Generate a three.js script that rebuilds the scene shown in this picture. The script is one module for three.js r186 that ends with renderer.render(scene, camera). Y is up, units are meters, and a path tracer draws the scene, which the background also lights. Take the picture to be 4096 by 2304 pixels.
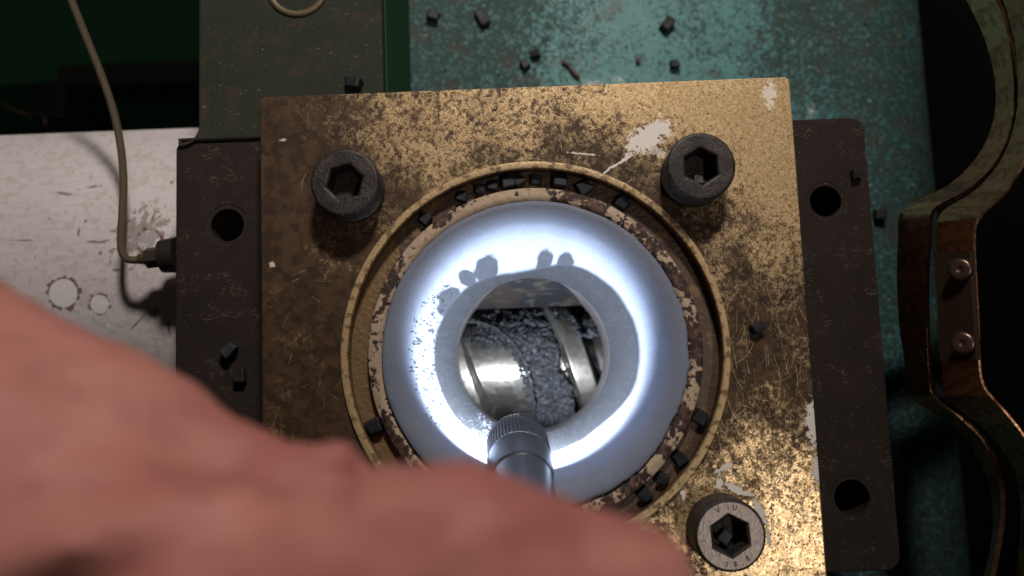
import * as THREE from 'three';
import { RoundedBoxGeometry } from 'three/addons/geometries/RoundedBoxGeometry.js';
import { MarchingCubes } from 'three/addons/objects/MarchingCubes.js';
import { mergeGeometries, mergeVertices, toCreasedNormals } from 'three/addons/utils/BufferGeometryUtils.js';
import { RectAreaLightUniformsLib } from 'three/addons/lights/RectAreaLightUniformsLib.js';

// ---------------------------------------------------------------- camera, lamps, exposure
const MM = 0.001, FOCAL = 3200, W0 = 4096, H0 = 2304;
const TILT = 5.7 * Math.PI / 180, ROLL = 2.2 * Math.PI / 180, DEPTH = 0.267;
const scene = new THREE.Scene();
scene.background = new THREE.Color().setRGB(0.010, 0.0095, 0.009);
const camera = new THREE.PerspectiveCamera(2 * Math.atan(H0 / 2 / FOCAL) * 180 / Math.PI, 16 / 9, 0.01, 20);
const cDir = new THREE.Vector3(0, -Math.cos(TILT), -Math.sin(TILT));
const cUp0 = new THREE.Vector3(0, Math.sin(TILT), -Math.cos(TILT));
const cX = new THREE.Vector3(1, 0, 0);
const cRight = cX.clone().multiplyScalar(Math.cos(ROLL)).addScaledVector(cUp0, -Math.sin(ROLL));
const cUp = cX.clone().multiplyScalar(Math.sin(ROLL)).addScaledVector(cUp0, Math.cos(ROLL));
camera.position.copy(cDir).addScaledVector(cRight, (2142 - 2048) / FOCAL).addScaledVector(cUp, -(1410 - 1152) / FOCAL).multiplyScalar(-DEPTH);
camera.up.copy(cUp);
camera.lookAt(camera.position.clone().add(cDir));
camera.focus = 0.275;
camera.userData.fStop = 6.3;
const renderer = new THREE.WebGLRenderer({ antialias: true });
renderer.toneMapping = THREE.LinearToneMapping;
renderer.toneMappingExposure = 1;
renderer.shadowMap.enabled = true;
RectAreaLightUniformsLib.init();

// a photograph pixel and the height of the surface it lies on -> point (metres)
function P(px, py, y = 0) {
  const v = cDir.clone().addScaledVector(cRight, (px - 2048) / FOCAL).addScaledVector(cUp, -(py - 1152) / FOCAL);
  return camera.position.clone().addScaledVector(v, (y - camera.position.y) / v.y);
}
const NX = camera.position.x, NZ = camera.position.z;

const LAMP_WARM = new THREE.Color().setRGB(1.0, 0.895, 0.83);
const LAMPS = [   // where each workshop lamp hangs, its size (m) and brightness
  { at: [0.07, 0.47, -0.50], w: 0.085, h: 0.06, power: 215, label: 'white work lamp hanging beyond the far side of the machine' },
  { at: [1.42, 4.0, 0.96], w: 0.60, h: 0.30, power: 33, label: 'white panel lamp on the workshop ceiling' },
];
const TORCH_CD = 0.10;

// ---------------------------------------------------------------- helpers
let seed = 12345;
const rnd = () => { seed = (seed * 1664525 + 1013904223) >>> 0; return seed / 4294967296; };
const rr = (a, b) => a + (b - a) * rnd();
const clamp = (x, a = 0, b = 1) => Math.min(b, Math.max(a, x));
const sstep = (a, b, x) => { const t = clamp((x - a) / (b - a)); return t * t * (3 - 2 * t); };
const lerp = (a, b, t) => a + (b - a) * t;
const mix3 = (a, b, t) => [lerp(a[0], b[0], t), lerp(a[1], b[1], t), lerp(a[2], b[2], t)];
function hash(x, y, s) { let h = Math.imul(x, 374761393) + Math.imul(y, 668265263) + Math.imul(s, 1442695041); h = Math.imul(h ^ (h >>> 13), 1274126177); return ((h ^ (h >>> 16)) >>> 0) / 4294967296; }
function noise(x, y, s = 0) {
  const xi = Math.floor(x), yi = Math.floor(y), fx = x - xi, fy = y - yi;
  const u = fx * fx * (3 - 2 * fx), v = fy * fy * (3 - 2 * fy);
  const a = hash(xi, yi, s), b = hash(xi + 1, yi, s), c = hash(xi, yi + 1, s), d = hash(xi + 1, yi + 1, s);
  return a + (b - a) * u + (c - a) * v + (a - b - c + d) * u * v;
}
function fbm(x, y, o = 4, s = 0) { let t = 0, a = 0.5, n = 0; for (let i = 0; i < o; i++) { t += a * noise(x, y, s + i * 17); n += a; a *= 0.55; x *= 2.03; y *= 2.03; } return t / n; }
const toS = (l) => { l = clamp(l); return 255 * (l <= 0.0031308 ? 12.92 * l : 1.055 * Math.pow(l, 1 / 2.4) - 0.055); };
// fn(u, v) -> { c: [r, g, b] linear, r: roughness, m: metalness, h: height 0..1 }
function surface(w, h, fn) {
  const c = new Uint8Array(w * h * 4), o = new Uint8Array(w * h * 4), b = new Uint8Array(w * h * 4);
  for (let j = 0; j < h; j++) for (let i = 0; i < w; i++) {
    const k = (j * w + i) * 4, q = fn((i + 0.5) / w, (j + 0.5) / h);
    c[k] = toS(q.c[0]); c[k + 1] = toS(q.c[1]); c[k + 2] = toS(q.c[2]); c[k + 3] = 255;
    o[k] = 255; o[k + 1] = 255 * clamp(q.r ?? 0.6); o[k + 2] = 255 * clamp(q.m ?? 0); o[k + 3] = 255;
    b[k] = b[k + 1] = b[k + 2] = 255 * clamp(q.h ?? 0.5); b[k + 3] = 255;
  }
  const mk = (d, srgb) => {
    const t = new THREE.DataTexture(d, w, h, THREE.RGBAFormat);
    t.magFilter = THREE.LinearFilter; t.minFilter = THREE.LinearMipmapLinearFilter; t.generateMipmaps = true;
    t.wrapS = t.wrapT = THREE.RepeatWrapping; if (srgb) t.colorSpace = THREE.SRGBColorSpace; t.needsUpdate = true; return t;
  };
  return { map: mk(c, true), orm: mk(o), bump: mk(b) };
}
function surfMat(s, bumpScale = 0.0002, extra = {}) {
  return new THREE.MeshPhysicalMaterial({ map: s.map, roughnessMap: s.orm, metalnessMap: s.orm, roughness: 1, metalness: 1, bumpMap: s.bump, bumpScale, ...extra });
}
const mat = (r, g, b, rough = 0.6, metal = 0, extra = {}) => new THREE.MeshPhysicalMaterial({ color: new THREE.Color().setRGB(r, g, b), roughness: rough, metalness: metal, ...extra });
// uv from x and z in metres over a rectangle
function planar(g, x0, z0, w, h) {
  const p = g.attributes.position, uv = new Float32Array(p.count * 2);
  for (let i = 0; i < p.count; i++) { uv[2 * i] = (p.getX(i) - x0) / w; uv[2 * i + 1] = (p.getZ(i) - z0 + p.getY(i) * 0.37) / h; }
  g.setAttribute('uv', new THREE.BufferAttribute(uv, 2)); return g;
}
function mesh(name, g, m, parent) { const o = new THREE.Mesh(g, m); o.name = name; o.castShadow = o.receiveShadow = true; if (parent) parent.add(o); return o; }
const taken = {};
function numbered(n) { const k = taken[n] = (taken[n] ?? -1) + 1; return k ? n + '_' + String(k).padStart(3, '0') : n; }
function tag(o, label, category, group, kind) { if (label) o.userData.label = label; if (category) o.userData.category = category; if (group) o.userData.group = group; if (kind) o.userData.kind = kind; return o; }
function thing(name, label, category, at = [0, 0, 0], group, kind) {
  const o = new THREE.Group(); o.name = numbered(name); o.position.set(...at); scene.add(o); return tag(o, label, category, group, kind);
}
function solo(name, g, m, label, category, group, kind) { const o = mesh(numbered(name), g, m); scene.add(o); return tag(o, label, category, group, kind); }
// outline in (x, z), extruded from y0 up to y1, with a bevelled rim
function slab(shape, y0, y1, bevel = 0.0008, seg = 2, curve = 48) {
  const g = new THREE.ExtrudeGeometry(shape, { depth: y1 - y0 - 2 * bevel, bevelEnabled: bevel > 0, bevelSize: bevel, bevelThickness: bevel, bevelOffset: -bevel, bevelSegments: seg, curveSegments: curve });
  g.rotateX(-Math.PI / 2); g.translate(0, y0 + bevel, 0); return g;
}
const circ = (x, z, r) => { const p = new THREE.Path(); p.absarc(x, -z, r, 0, Math.PI * 2, true); return p; };
const lathe = (pts, seg = 160) => new THREE.LatheGeometry(pts.map(([r, y]) => new THREE.Vector2(r * MM, y * MM)), seg);
const vec = (x, y, z) => new THREE.Vector3(x, y, z);

// ---------------------------------------------------------------- levels (m)
const Y_FLANGE = -0.020, Y_NECK = -0.0185, Y_BED = -0.100;

// ---------------------------------------------------------------- materials
// brass: cleaned in some zones, brown with tarnish in others, scratched, with pale residue
const HALF = 0.0915;
const BW = 0.19, BN = 1100;
const cleanPts = [
  [1100, 450, .10], [1300, 400, .18], [1500, 430, .48], [1700, 480, .44], [1900, 450, .5], [2200, 440, .55], [2500, 430, .72], [2800, 400, .86], [3080, 380, .92], [3100, 700, .8],
  [1100, 900, .05], [1100, 1300, .08], [1250, 1150, .1], [1300, 1500, .1], [1200, 650, .05], [1560, 780, .25], [1700, 600, .5], [2000, 600, .32], [2300, 600, .25], [2600, 620, .55], [2450, 690, .2], [2680, 900, .1], [2640, 700, .25], [2950, 900, .35],
  [3060, 950, .62], [3000, 1150, .24], [3130, 1350, .12], [2980, 1500, .12], [3150, 1650, .32], [2900, 1800, .38], [3050, 1900, .66], [3200, 2000, .8], [2750, 2020, .5], [3220, 2250, .95], [3050, 2280, .95], [2700, 2200, .6], [2830, 1950, .42], [3230, 1300, .4],
  [1100, 2000, .2], [1500, 2200, .3], [2000, 2250, .4],
].map(([x, y, c]) => { const p = P(x, y); return [p.x, p.z, c]; });
const residue = [[2590, 545, 85, 42, -0.6, 1], [2640, 520, 50, 25, -0.4, .9], [3080, 375, 26, 52, 0.2, .7], [2480, 650, 60, 5, -0.5, 1], [2420, 690, 40, 4, -0.7, 1], [3255, 1690, 26, 90, 0.1, 1], [3272, 1880, 20, 60, 0, 1], [2620, 600, 40, 20, .4, .5],
  [2960, 1965, 62, 14, 0.45, 1], [3040, 2040, 12, 40, -0.4, 1], [2880, 1930, 14, 22, .2, 1], [2730, 1975, 8, 22, -.3, 1], [2890, 1875, 40, 10, -.4, .9], [2330, 615, 70, 3, .12, .9], [2760, 2270, 30, 6, .6, 1], [3075, 2150, 8, 30, 0, .9], [1135, 560, 14, 6, 0, .6], [1090, 1060, 12, 10, .2, .7],
].map(([x, y, a, b, t, s]) => { const p = P(x, y); return [p.x, p.z, a / 12 * MM, b / 12 * MM, t, s]; });
const scr = new Float32Array(BN * BN);
for (let i = 0; i < 520; i++) {
  const right = i < 330, x0 = right ? rr(0.058, 0.09) : rr(-0.09, 0.09), z0 = right ? rr(-0.06, 0.09) : rr(-0.09, 0.09), L = rr(0.001, right ? 0.010 : 0.006);
  const an = right ? (rnd() < 0.6 ? rr(1.3, 1.8) : rr(0, 3.14)) : rr(0, 3.14), st = rr(0.25, 0.9), bend = rr(-60, 60);
  for (let s = 0; s < L; s += 0.00008) { const a = an + bend * s, x = x0 + Math.cos(a) * s, z = z0 + Math.sin(a) * s, ii = Math.round((x + BW / 2) / BW * BN), jj = Math.round((z + BW / 2) / BW * BN); if (ii >= 0 && jj >= 0 && ii < BN && jj < BN) scr[jj * BN + ii] = Math.max(scr[jj * BN + ii], st * (noise(s * 3000, i, 5) > 0.25 ? 1 : 0.3)); }
}
const brassTex = surface(BN, BN, (u, v) => {
  const x = (u - 0.5) * BW, z = (v - 0.5) * BW, X = x * 1000, Z = z * 1000;
  let w = 1e-4, cl = 0.4e-4;
  for (const [a, b, c] of cleanPts) { const d = ((x - a) ** 2 + (z - b) ** 2) / (0.0125 ** 2); if (d < 9) { const g = Math.exp(-d); w += g; cl += g * c; } }
  cl /= w;
  const grain = fbm(X * 0.8, Z * 0.8, 5, 3), fine = fbm(X * 2.6, Z * 2.6, 3, 40), big = fbm(X * 0.13, Z * 0.13, 3, 71);
  const n = 0.55 * grain + 0.28 * fine + 0.17 * big;
  const a = sstep(-0.17, 0.17, n - (0.70 - 0.42 * cl));
  const t2 = fbm(X * 0.35 + 9, Z * 0.35, 4, 90);
  const tarn = mix3([0.034, 0.020, 0.011], [0.068, 0.038, 0.019], sstep(0.36, 0.66, t2));
  const br = mix3([0.095, 0.060, 0.031], mix3([0.52, 0.345, 0.16], [0.82, 0.62, 0.35], sstep(0.3, 0.7, fine)), sstep(0.05, 0.62, cl + (big - 0.5) * 0.5));
  let c = mix3(mix3(tarn, [0.17, 0.105, 0.050], 0.75 * sstep(0.3, 0.9, cl)), br, a), rough = lerp(0.60, 0.29, a), metal = lerp(0.05, 0.42, a), h = 0.45 + 0.25 * a * 0.5 + (fine - 0.5) * 0.5;
  const pit = sstep(0.70, 0.78, fbm(X * 1.9, Z * 1.9, 3, 133)); c = mix3(c, [0.035, 0.02, 0.012], pit * 0.85); rough = lerp(rough, 0.8, pit); h -= pit * 0.3;
  const s = scr[Math.min(BN - 1, Math.floor(v * BN)) * BN + Math.min(BN - 1, Math.floor(u * BN))];
  if (s > 0) { c = mix3(c, [0.66, 0.52, 0.28], s * 0.7); rough = lerp(rough, 0.35, s * 0.6); metal = lerp(metal, 0.8, s * 0.6); h -= s * 0.2; }
  let q = 0;
  for (const [rx, rz, ra, rb, t, st] of residue) { const dx = x - rx, dz = z - rz, ex = (dx * Math.cos(t) + dz * Math.sin(t)) / ra, ez = (-dx * Math.sin(t) + dz * Math.cos(t)) / rb, d = Math.sqrt(ex * ex + ez * ez); if (d < 2) q = Math.max(q, st * sstep(0.12, -0.12, d - 1.05 + (0.5 - n) * 3.2)); }
  const ring = Math.hypot(x, z); void ring;
  if (q > 0) { c = mix3(c, [0.72, 0.68, 0.62], q); metal *= 1 - q; rough = lerp(rough, 0.6, q); }
  return { c, r: rough + (noise(X * 1.2, Z * 1.2, 8) - 0.5) * 0.1, m: metal, h };
});
const M = {};
M.brass = surfMat(brassTex, 0.00005, { specularIntensity: 0.5 });
const collarTex = surface(512, 512, (u, v) => {
  const X = u * 40, Z = v * 40, n = fbm(X * 0.5, Z * 0.5, 5, 7), f = fbm(X * 2.4, Z * 2.4, 3, 9), a = sstep(0.34, 0.52, n);
  const c = mix3([0.17, 0.105, 0.05], mix3([0.38, 0.265, 0.125], [0.50, 0.37, 0.20], f), a);
  return { c, r: 0.40 + 0.15 * (1 - a), m: 0.12 + 0.15 * a, h: f };
});
M.collar = surfMat(collarTex, 0.00012);
const crustTex = surface(640, 640, (u, v) => {
  const X = (u - 0.5) * 130, Z = (v - 0.5) * 130, n = fbm(X * 0.13, Z * 0.13, 5, 21), f = fbm(X * 0.7, Z * 0.7, 4, 25);
  let c = mix3([0.026, 0.016, 0.014], [0.11, 0.058, 0.040], sstep(0.38, 0.66, f));
  const th = Math.atan2(Z, X), pale = sstep(0.50, 0.56, 0.6 * n + 0.4 * f - 0.02 + 0.10 * Math.exp(-(((th + 1.6) / 0.7) ** 2)) + 0.12 * sstep(54.5, 52, Math.hypot(X, Z)) * sstep(-0.2, 0.6, -Math.cos(th))); c = mix3(c, mix3([0.30, 0.215, 0.14], [0.50, 0.40, 0.29], f), pale * 0.95);
  return { c, r: 0.75, m: 0.12, h: 0.3 + pale * 0.5 + (f - 0.5) * 0.4 };
});
M.crust = surfMat(crustTex, 0.0004);
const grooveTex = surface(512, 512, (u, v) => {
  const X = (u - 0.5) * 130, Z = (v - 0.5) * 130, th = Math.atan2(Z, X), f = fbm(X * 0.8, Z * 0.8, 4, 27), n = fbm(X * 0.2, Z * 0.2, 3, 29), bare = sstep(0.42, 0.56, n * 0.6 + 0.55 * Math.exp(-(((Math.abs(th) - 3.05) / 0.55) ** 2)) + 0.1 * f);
  return { c: mix3(mix3([0.055, 0.036, 0.025], [0.11, 0.070, 0.044], f), [0.20, 0.125, 0.055], bare * 0.8), r: 0.5, m: 0.25, h: f };  // browns set darker than the collar, partly standing for shade in the groove
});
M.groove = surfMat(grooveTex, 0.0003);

// machined dark steel flange
const steelTex = surface(512, 512, (u, v) => {
  const X = u * 120, Z = v * 120, n = fbm(X * 0.1, Z * 0.1, 4, 31), f = fbm(X * 3, Z * 1.6, 3, 35), sp = hash(Math.floor(u * 512), Math.floor(v * 512), 3) > 0.9985 ? 1 : 0;
  let c = mix3([0.018, 0.0132, 0.0105], [0.030, 0.0215, 0.017], n); c = mix3(c, [0.03, 0.022, 0.02], sstep(0.5, 0.75, f) * 0.5);
  const scrt = sstep(0.70, 0.78, noise(X * 0.9, Z * 6, 77)) * sstep(0.6, 0.75, fbm(X * 0.2, Z * 0.2, 2, 50)); c = mix3(c, [0.16, 0.12, 0.10], scrt * 0.5);
  if (sp) c = [0.3, 0.27, 0.25];
  return { c, r: 0.78 + (f - 0.5) * 0.2, m: 0.1, h: f };
});
M.steel = surfMat(steelTex, 0.0001, { specularIntensity: 0.35 });
// grey-green paint on the casting's neck, rubbed and greasy
const neckTex = surface(512, 512, (u, v) => {
  const X = u * 120, Z = v * 120, n = fbm(X * 0.07, Z * 0.07, 4, 61), f = fbm(X * 1.1, Z * 1.1, 4, 65);
  let c = mix3([0.023, 0.030, 0.022], [0.034, 0.039, 0.028], n);
  c = mix3(c, [0.05, 0.038, 0.026], sstep(0.52, 0.7, fbm(X * 0.16, Z * 0.16, 4, 68)) * 0.7); c = mix3(c, [0.03, 0.034, 0.03], sstep(0.5, 0.8, f) * 0.5);
  if (noise(X * 1.4, Z * 2.2, 81) > 0.955) c = mix3(c, [0.3, 0.3, 0.27], 0.6);
  return { c, r: 0.85 + (f - 0.5) * 0.2, m: 0, h: f };
});
M.neck = surfMat(neckTex, 0.00012, { specularIntensity: 0.3 });
M.greenSide = mat(0.020, 0.075, 0.034, 0.85, 0, { specularIntensity: 0.25 });
// teal hammer paint of the bed, mottled with brown grime
const bedW = 0.42;
const chips = [[2350, 40, 40, 22, 0.2], [2388, 152, 46, 14, -0.5], [2335, 95, 22, 14, 0], [2460, 20, 20, 12, 0], [3220, 140, 14, 22, .2], [2960, 250, 70, 12, -.3], [3180, 300, 60, 10, .3]].map(([x, y, a, b, t]) => { const p = P(x, y, Y_BED); return [p.x, p.z, a / 8.7 * MM, b / 8.7 * MM, t]; });
const bedTex = surface(1000, 1000, (u, v) => {
  const X = (u - 0.5) * bedW * 1000, Z = (v - 0.5) * bedW * 1000, f = fbm(X * 0.75, Z * 0.75, 4, 101), ff = fbm(X * 1.9, Z * 1.9, 3, 105), n = fbm(X * 0.035, Z * 0.035, 4, 111);
  // the mottling gets denser and darker beside the neck and beyond the clear strip
  const g = clamp(0.50 + 0.9 * (n - 0.5) + 1.0 * sstep(0.04, -0.03, X / 1000) + 0.55 * sstep(0.10, 0.15, X / 1000) - 0.2 * sstep(0.06, 0.0, Math.abs(X - 75) / 1000));
  let c = mix3([0.055, 0.195, 0.195], [0.095, 0.27, 0.265], ff);
  const d = sstep(-0.15, 0.15, (0.65 * f + 0.35 * ff) - (0.78 - 0.42 * g)); c = mix3(c, [0.026, 0.032, 0.028], d * 0.85);
  c = mix3(c, [0.06, 0.05, 0.036], sstep(0.55, 0.75, fbm(X * 0.12, Z * 0.12, 4, 117)) * 0.5);
  if (fbm(X * 0.9, Z * 0.9, 2, 121) > 0.87) c = mix3(c, [0.55, 0.62, 0.58], 0.7);
  if (fbm(X * 0.7, Z * 0.7, 2, 125) > 0.82) c = [0.012, 0.012, 0.012];
  for (const [a, b, w, h, t] of chips) { const dx = X / 1000 - a, dz = Z / 1000 - b, ex = (dx * Math.cos(t) + dz * Math.sin(t)) / w, ez = (-dx * Math.sin(t) + dz * Math.cos(t)) / h, q = Math.hypot(ex, ez); if (q < 2) c = mix3(c, [0.42, 0.47, 0.44], sstep(0.1, -0.1, q - 1 + (0.5 - ff) * 4.5 + 0.2)); }
  return { c, r: 0.46 + d * 0.3, m: 0, h: 0.6 * ff + 0.4 * f };
});
M.bed = surfMat(bedTex, 0.0003, { specularIntensity: 0.55 });
M.chip = mat(0.52, 0.56, 0.52, 0.6);

// the white barrel guard, dull with grime, rust rings and scuffs
const shX0 = -0.30, shW = 0.24, shZ0 = -0.12, shH = 0.24, Y_SH = -0.047;
const rings = [[250, 1172, 58, 1], [392, 1216, 38, 0.9], [592, 962, 46, 1.1], [420, 1300, 9, .4]].map(([x, y, r, s]) => { const p = P(x, y, Y_SH); return [p.x, p.z, r / 10.15 * MM, s]; });
const scuffs = [[307, 925, 4, 14, 0], [380, 967, 30, 4, 0.1], [415, 965, 8, 6, 0], [545, 835, 4, 12, .2], [600, 870, 5, 20, .2], [470, 1080, 14, 6, 0], [330, 880, 6, 5, 0], [545, 1280, 60, 3, -0.75], [655, 710, 8, 6, 0], [610, 1245, 16, 18, .3], [400, 1010, 8, 10, .5], [660, 1300, 5, 40, 0], [440, 1050, 4, 16, .2], [180, 870, 5, 5, 0], [90, 960, 40, 3, .05], [330, 730, 30, 4, -.1], [220, 760, 50, 6, .2]].map(([x, y, a, b, t]) => { const p = P(x, y, Y_SH); return [p.x, p.z, a / 10 * MM, b / 10 * MM, t]; });
const shieldTex = surface(800, 800, (u, v) => {
  const x = shX0 + u * shW, z = shZ0 + v * shH, X = x * 1000, Z = z * 1000, n = fbm(X * 0.05, Z * 0.05, 4, 141), f = fbm(X * 0.5, Z * 0.5, 4, 145), st = fbm(X * 0.12, Z * 0.9, 3, 149);
  let c = mix3([0.60, 0.56, 0.555], [0.68, 0.635, 0.63], n); c = mix3(c, [0.42, 0.385, 0.365], sstep(0.5, 0.8, st) * 0.3); c = mix3(c, [0.48, 0.425, 0.38], sstep(0.55, 0.7, f) * 0.5);
  if (fbm(X * 1.1, Z * 1.1, 2, 151) > 0.86) c = mix3(c, [0.12, 0.10, 0.10], 0.6);
  let dark = 0, rust = 0, white = 0;
  for (const [a, b, r, s] of rings) { const dx = x - a, dz = z - b, th = Math.atan2(dz, dx), d = Math.hypot(dx, dz) / r, spike = fbm(Math.cos(th) * 3 + 7, Math.sin(th) * 3 + a * 900, 3, 161); if (d < 1) white = Math.max(white, sstep(1, 0.9, d)); else rust = Math.max(rust, s * sstep(0.10, -0.05, (d - 1.02) - (spike - 0.40) * 0.9)); }
  for (const [a, b, w, h, t] of scuffs) { const dx = x - a, dz = z - b, ex = (dx * Math.cos(t) + dz * Math.sin(t)) / w, ez = (-dx * Math.sin(t) + dz * Math.cos(t)) / h; dark = Math.max(dark, sstep(0.3, -0.2, Math.hypot(ex, ez) - 1 + (f - 0.5) * 2)); }
  const g = P0(x, z, 560, 930, 150); dark = Math.max(dark, 0.75 * sstep(0.06, -0.02, g - 0.5 + (0.5 - f) * 1.8));
  c = mix3(c, [0.76, 0.73, 0.74], white * 0.9); c = mix3(c, [0.13, 0.07, 0.045], rust * 0.9); c = mix3(c, [0.16, 0.115, 0.09], dark * 0.8);
  return { c, r: 0.55, m: 0.05, h: f };
});
function P0(x, z, px, py, r) { const p = P(px, py, Y_SH); return Math.hypot(x - p.x, z - p.z) / (r / 10.15 * MM); }
M.shield = surfMat(shieldTex, 0.00015);

// funnel: metal tinted blue in place of torch scatter, with a grey film of dust on the cone, wiped through in places
const fnW = 0.108;
const wipes = [[1868, 1113, 36, 30, .2], [1945, 1068, 62, 40, -.7], [2180, 1050, 34, 54, .15], [2265, 1050, 36, 40, .3], [1800, 1200, 40, 60, .5]].map(([x, y, a, b, t]) => { const p = P(x, y, -0.019); return [p.x, p.z, a / 11 * MM, b / 11 * MM, t]; });
const funnelTex = surface(1000, 1000, (u, v) => {
  const x = (u - 0.5) * fnW, z = (v - 0.5) * fnW, X = x * 1000, Z = z * 1000, r = Math.hypot(X, Z), th = Math.atan2(Z, X), f = fbm(X * 1.1, Z * 1.1, 4, 181), n = fbm(X * 0.18, Z * 0.18, 4, 185), ff = fbm(X * 3.2, Z * 3.2, 2, 189);
  let c = mix3([0.155, 0.18, 0.235], [0.185, 0.21, 0.27], n); c = mix3(c, [0.115, 0.14, 0.19], sstep(0.4, 0.8, ff) * 0.3);  // bluish base colour carries the torch light scattered over the lip
  // film covers the cone; its edge is ragged, and it is rubbed away on the far side
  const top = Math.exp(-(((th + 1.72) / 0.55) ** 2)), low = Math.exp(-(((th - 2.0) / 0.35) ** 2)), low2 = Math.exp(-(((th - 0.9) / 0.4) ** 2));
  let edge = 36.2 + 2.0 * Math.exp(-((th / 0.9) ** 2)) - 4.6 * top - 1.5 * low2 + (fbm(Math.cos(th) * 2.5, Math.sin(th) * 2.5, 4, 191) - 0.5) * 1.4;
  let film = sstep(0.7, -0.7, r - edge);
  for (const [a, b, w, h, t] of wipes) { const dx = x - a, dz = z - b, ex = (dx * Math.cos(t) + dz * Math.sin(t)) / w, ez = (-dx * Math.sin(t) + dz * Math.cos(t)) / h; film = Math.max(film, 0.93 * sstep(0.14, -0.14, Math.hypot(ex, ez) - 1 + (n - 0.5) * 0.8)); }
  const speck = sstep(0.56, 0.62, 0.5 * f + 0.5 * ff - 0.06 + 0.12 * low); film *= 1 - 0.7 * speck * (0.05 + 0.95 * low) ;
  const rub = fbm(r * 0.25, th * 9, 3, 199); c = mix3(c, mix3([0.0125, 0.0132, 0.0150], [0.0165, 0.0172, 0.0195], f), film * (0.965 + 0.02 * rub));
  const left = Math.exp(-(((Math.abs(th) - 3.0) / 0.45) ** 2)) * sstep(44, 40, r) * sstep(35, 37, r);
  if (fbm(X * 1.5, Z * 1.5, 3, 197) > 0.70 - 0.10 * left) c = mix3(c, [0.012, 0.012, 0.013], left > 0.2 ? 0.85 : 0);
  return { c, r: 0.6 + 0.15 * film, m: 0.05, h: f * (0.6 + 0.4 * film) };
});
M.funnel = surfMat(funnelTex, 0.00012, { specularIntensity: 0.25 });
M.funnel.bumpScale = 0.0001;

const boltTex = surface(256, 256, (u, v) => { const f = fbm(u * 40, v * 40, 4, 201), n = fbm(u * 6, v * 6, 3, 205); const c = mix3([0.020, 0.018, 0.017], [0.052, 0.043, 0.037], sstep(0.3, 0.7, 0.5 * f + 0.5 * n)); return { c, r: 0.42 + 0.25 * f, m: 0.5, h: f }; });
M.bolt = surfMat(boltTex, 0.00012);
const wornTex = surface(256, 256, (u, v) => { const f = fbm(u * 60, v * 22, 4, 211), n = fbm(u * 8, v * 8, 3, 215); const c = mix3([0.16, 0.125, 0.10], [0.40, 0.34, 0.30], sstep(0.3, 0.7, 0.6 * f + 0.4 * n)); return { c, r: 0.36 + 0.25 * f, m: 0.6, h: f }; });
M.worn = surfMat(wornTex, 0.00012);
const screwTex = surface(512, 512, (u, v) => { const f = fbm(u * 30, v * 90, 4, 221), n = fbm(u * 9, v * 9, 4, 225); const c = mix3([0.12, 0.112, 0.096], [0.22, 0.205, 0.18], 0.4 * f + 0.6 * n); const d = sstep(0.52, 0.66, fbm(u * 14, v * 14, 4, 229)); return { c: mix3(c, [0.03, 0.028, 0.028], d * 0.75), r: 0.26 + 0.18 * f + 0.2 * d, m: 0.9 - 0.4 * d, h: f }; });
M.screw = surfMat(screwTex, 0.00005);
const bandTex = surface(256, 256, (u, v) => { const f = fbm(u * 20, v * 20, 4, 231), n = fbm(u * 5, v * 5, 3, 235); return { c: mix3([0.74, 0.40, 0.23], [0.46, 0.22, 0.11], sstep(0.42, 0.7, 0.35 * f + 0.65 * n)), r: 0.24 + 0.1 * f, m: 1, h: f }; });
M.band = surfMat(bandTex, 0.00003);
M.pellet = mat(0.012, 0.0125, 0.014, 0.55, 0, { specularIntensity: 0.6 });
M.pelletDark = mat(0.014, 0.016, 0.020, 0.6, 0, { specularIntensity: 0.5 });
M.pelletGrey = mat(0.022, 0.024, 0.028, 0.5, 0, { specularIntensity: 0.7 });
M.black = mat(0.006, 0.006, 0.006, 0.7, 0, { specularIntensity: 0.25 });
M.torch = mat(0.055, 0.057, 0.063, 0.36, 0.4);
M.torchRing = mat(0.045, 0.045, 0.05, 0.34, 0.5);

// ================================================================ the setting
{ // teal machine bed: flat, then rolling over and down on the right
  const x0 = P(1500, 200, Y_BED).x, xr = P(3480, 700, Y_BED).x, prof = [[x0, 0], [0.085, 0], [xr, 0]], R = 0.050;
  for (let i = 1; i <= 22; i++) { const a = i / 22 * 1.45; prof.push([xr + R * Math.sin(a) * 1.0, -R * (1 - Math.cos(a))]); }
  const last = prof[prof.length - 1]; prof.push([last[0] + 0.004, last[1] - 0.06]);
  const zA = -0.26, zB = 0.22, NZs = 60, pos = [], idx = [];
  for (const [x, y] of prof) for (let j = 0; j <= NZs; j++) pos.push(x, Y_BED + y, lerp(zA, zB, j / NZs));
  const n = NZs + 1; for (let i = 0; i < prof.length - 1; i++) for (let j = 0; j < NZs; j++) { if (i === 0 && lerp(zA, zB, j / NZs) > -0.07) continue; const a = i * n + j, b = a + n; idx.push(a, a + 1, b, b, a + 1, b + 1); }
  const g = new THREE.BufferGeometry(); g.setAttribute('position', new THREE.Float32BufferAttribute(pos, 3)); g.setIndex(idx); g.computeVertexNormals();
  planar(g, -bedW / 2, -bedW / 2, bedW, bedW);
  const o = solo('machine_bed', g, M.bed, 'worn teal painted machine bed dusted with grime and pellets', undefined, undefined, 'structure'); o.material.side = THREE.DoubleSide;
}
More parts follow.
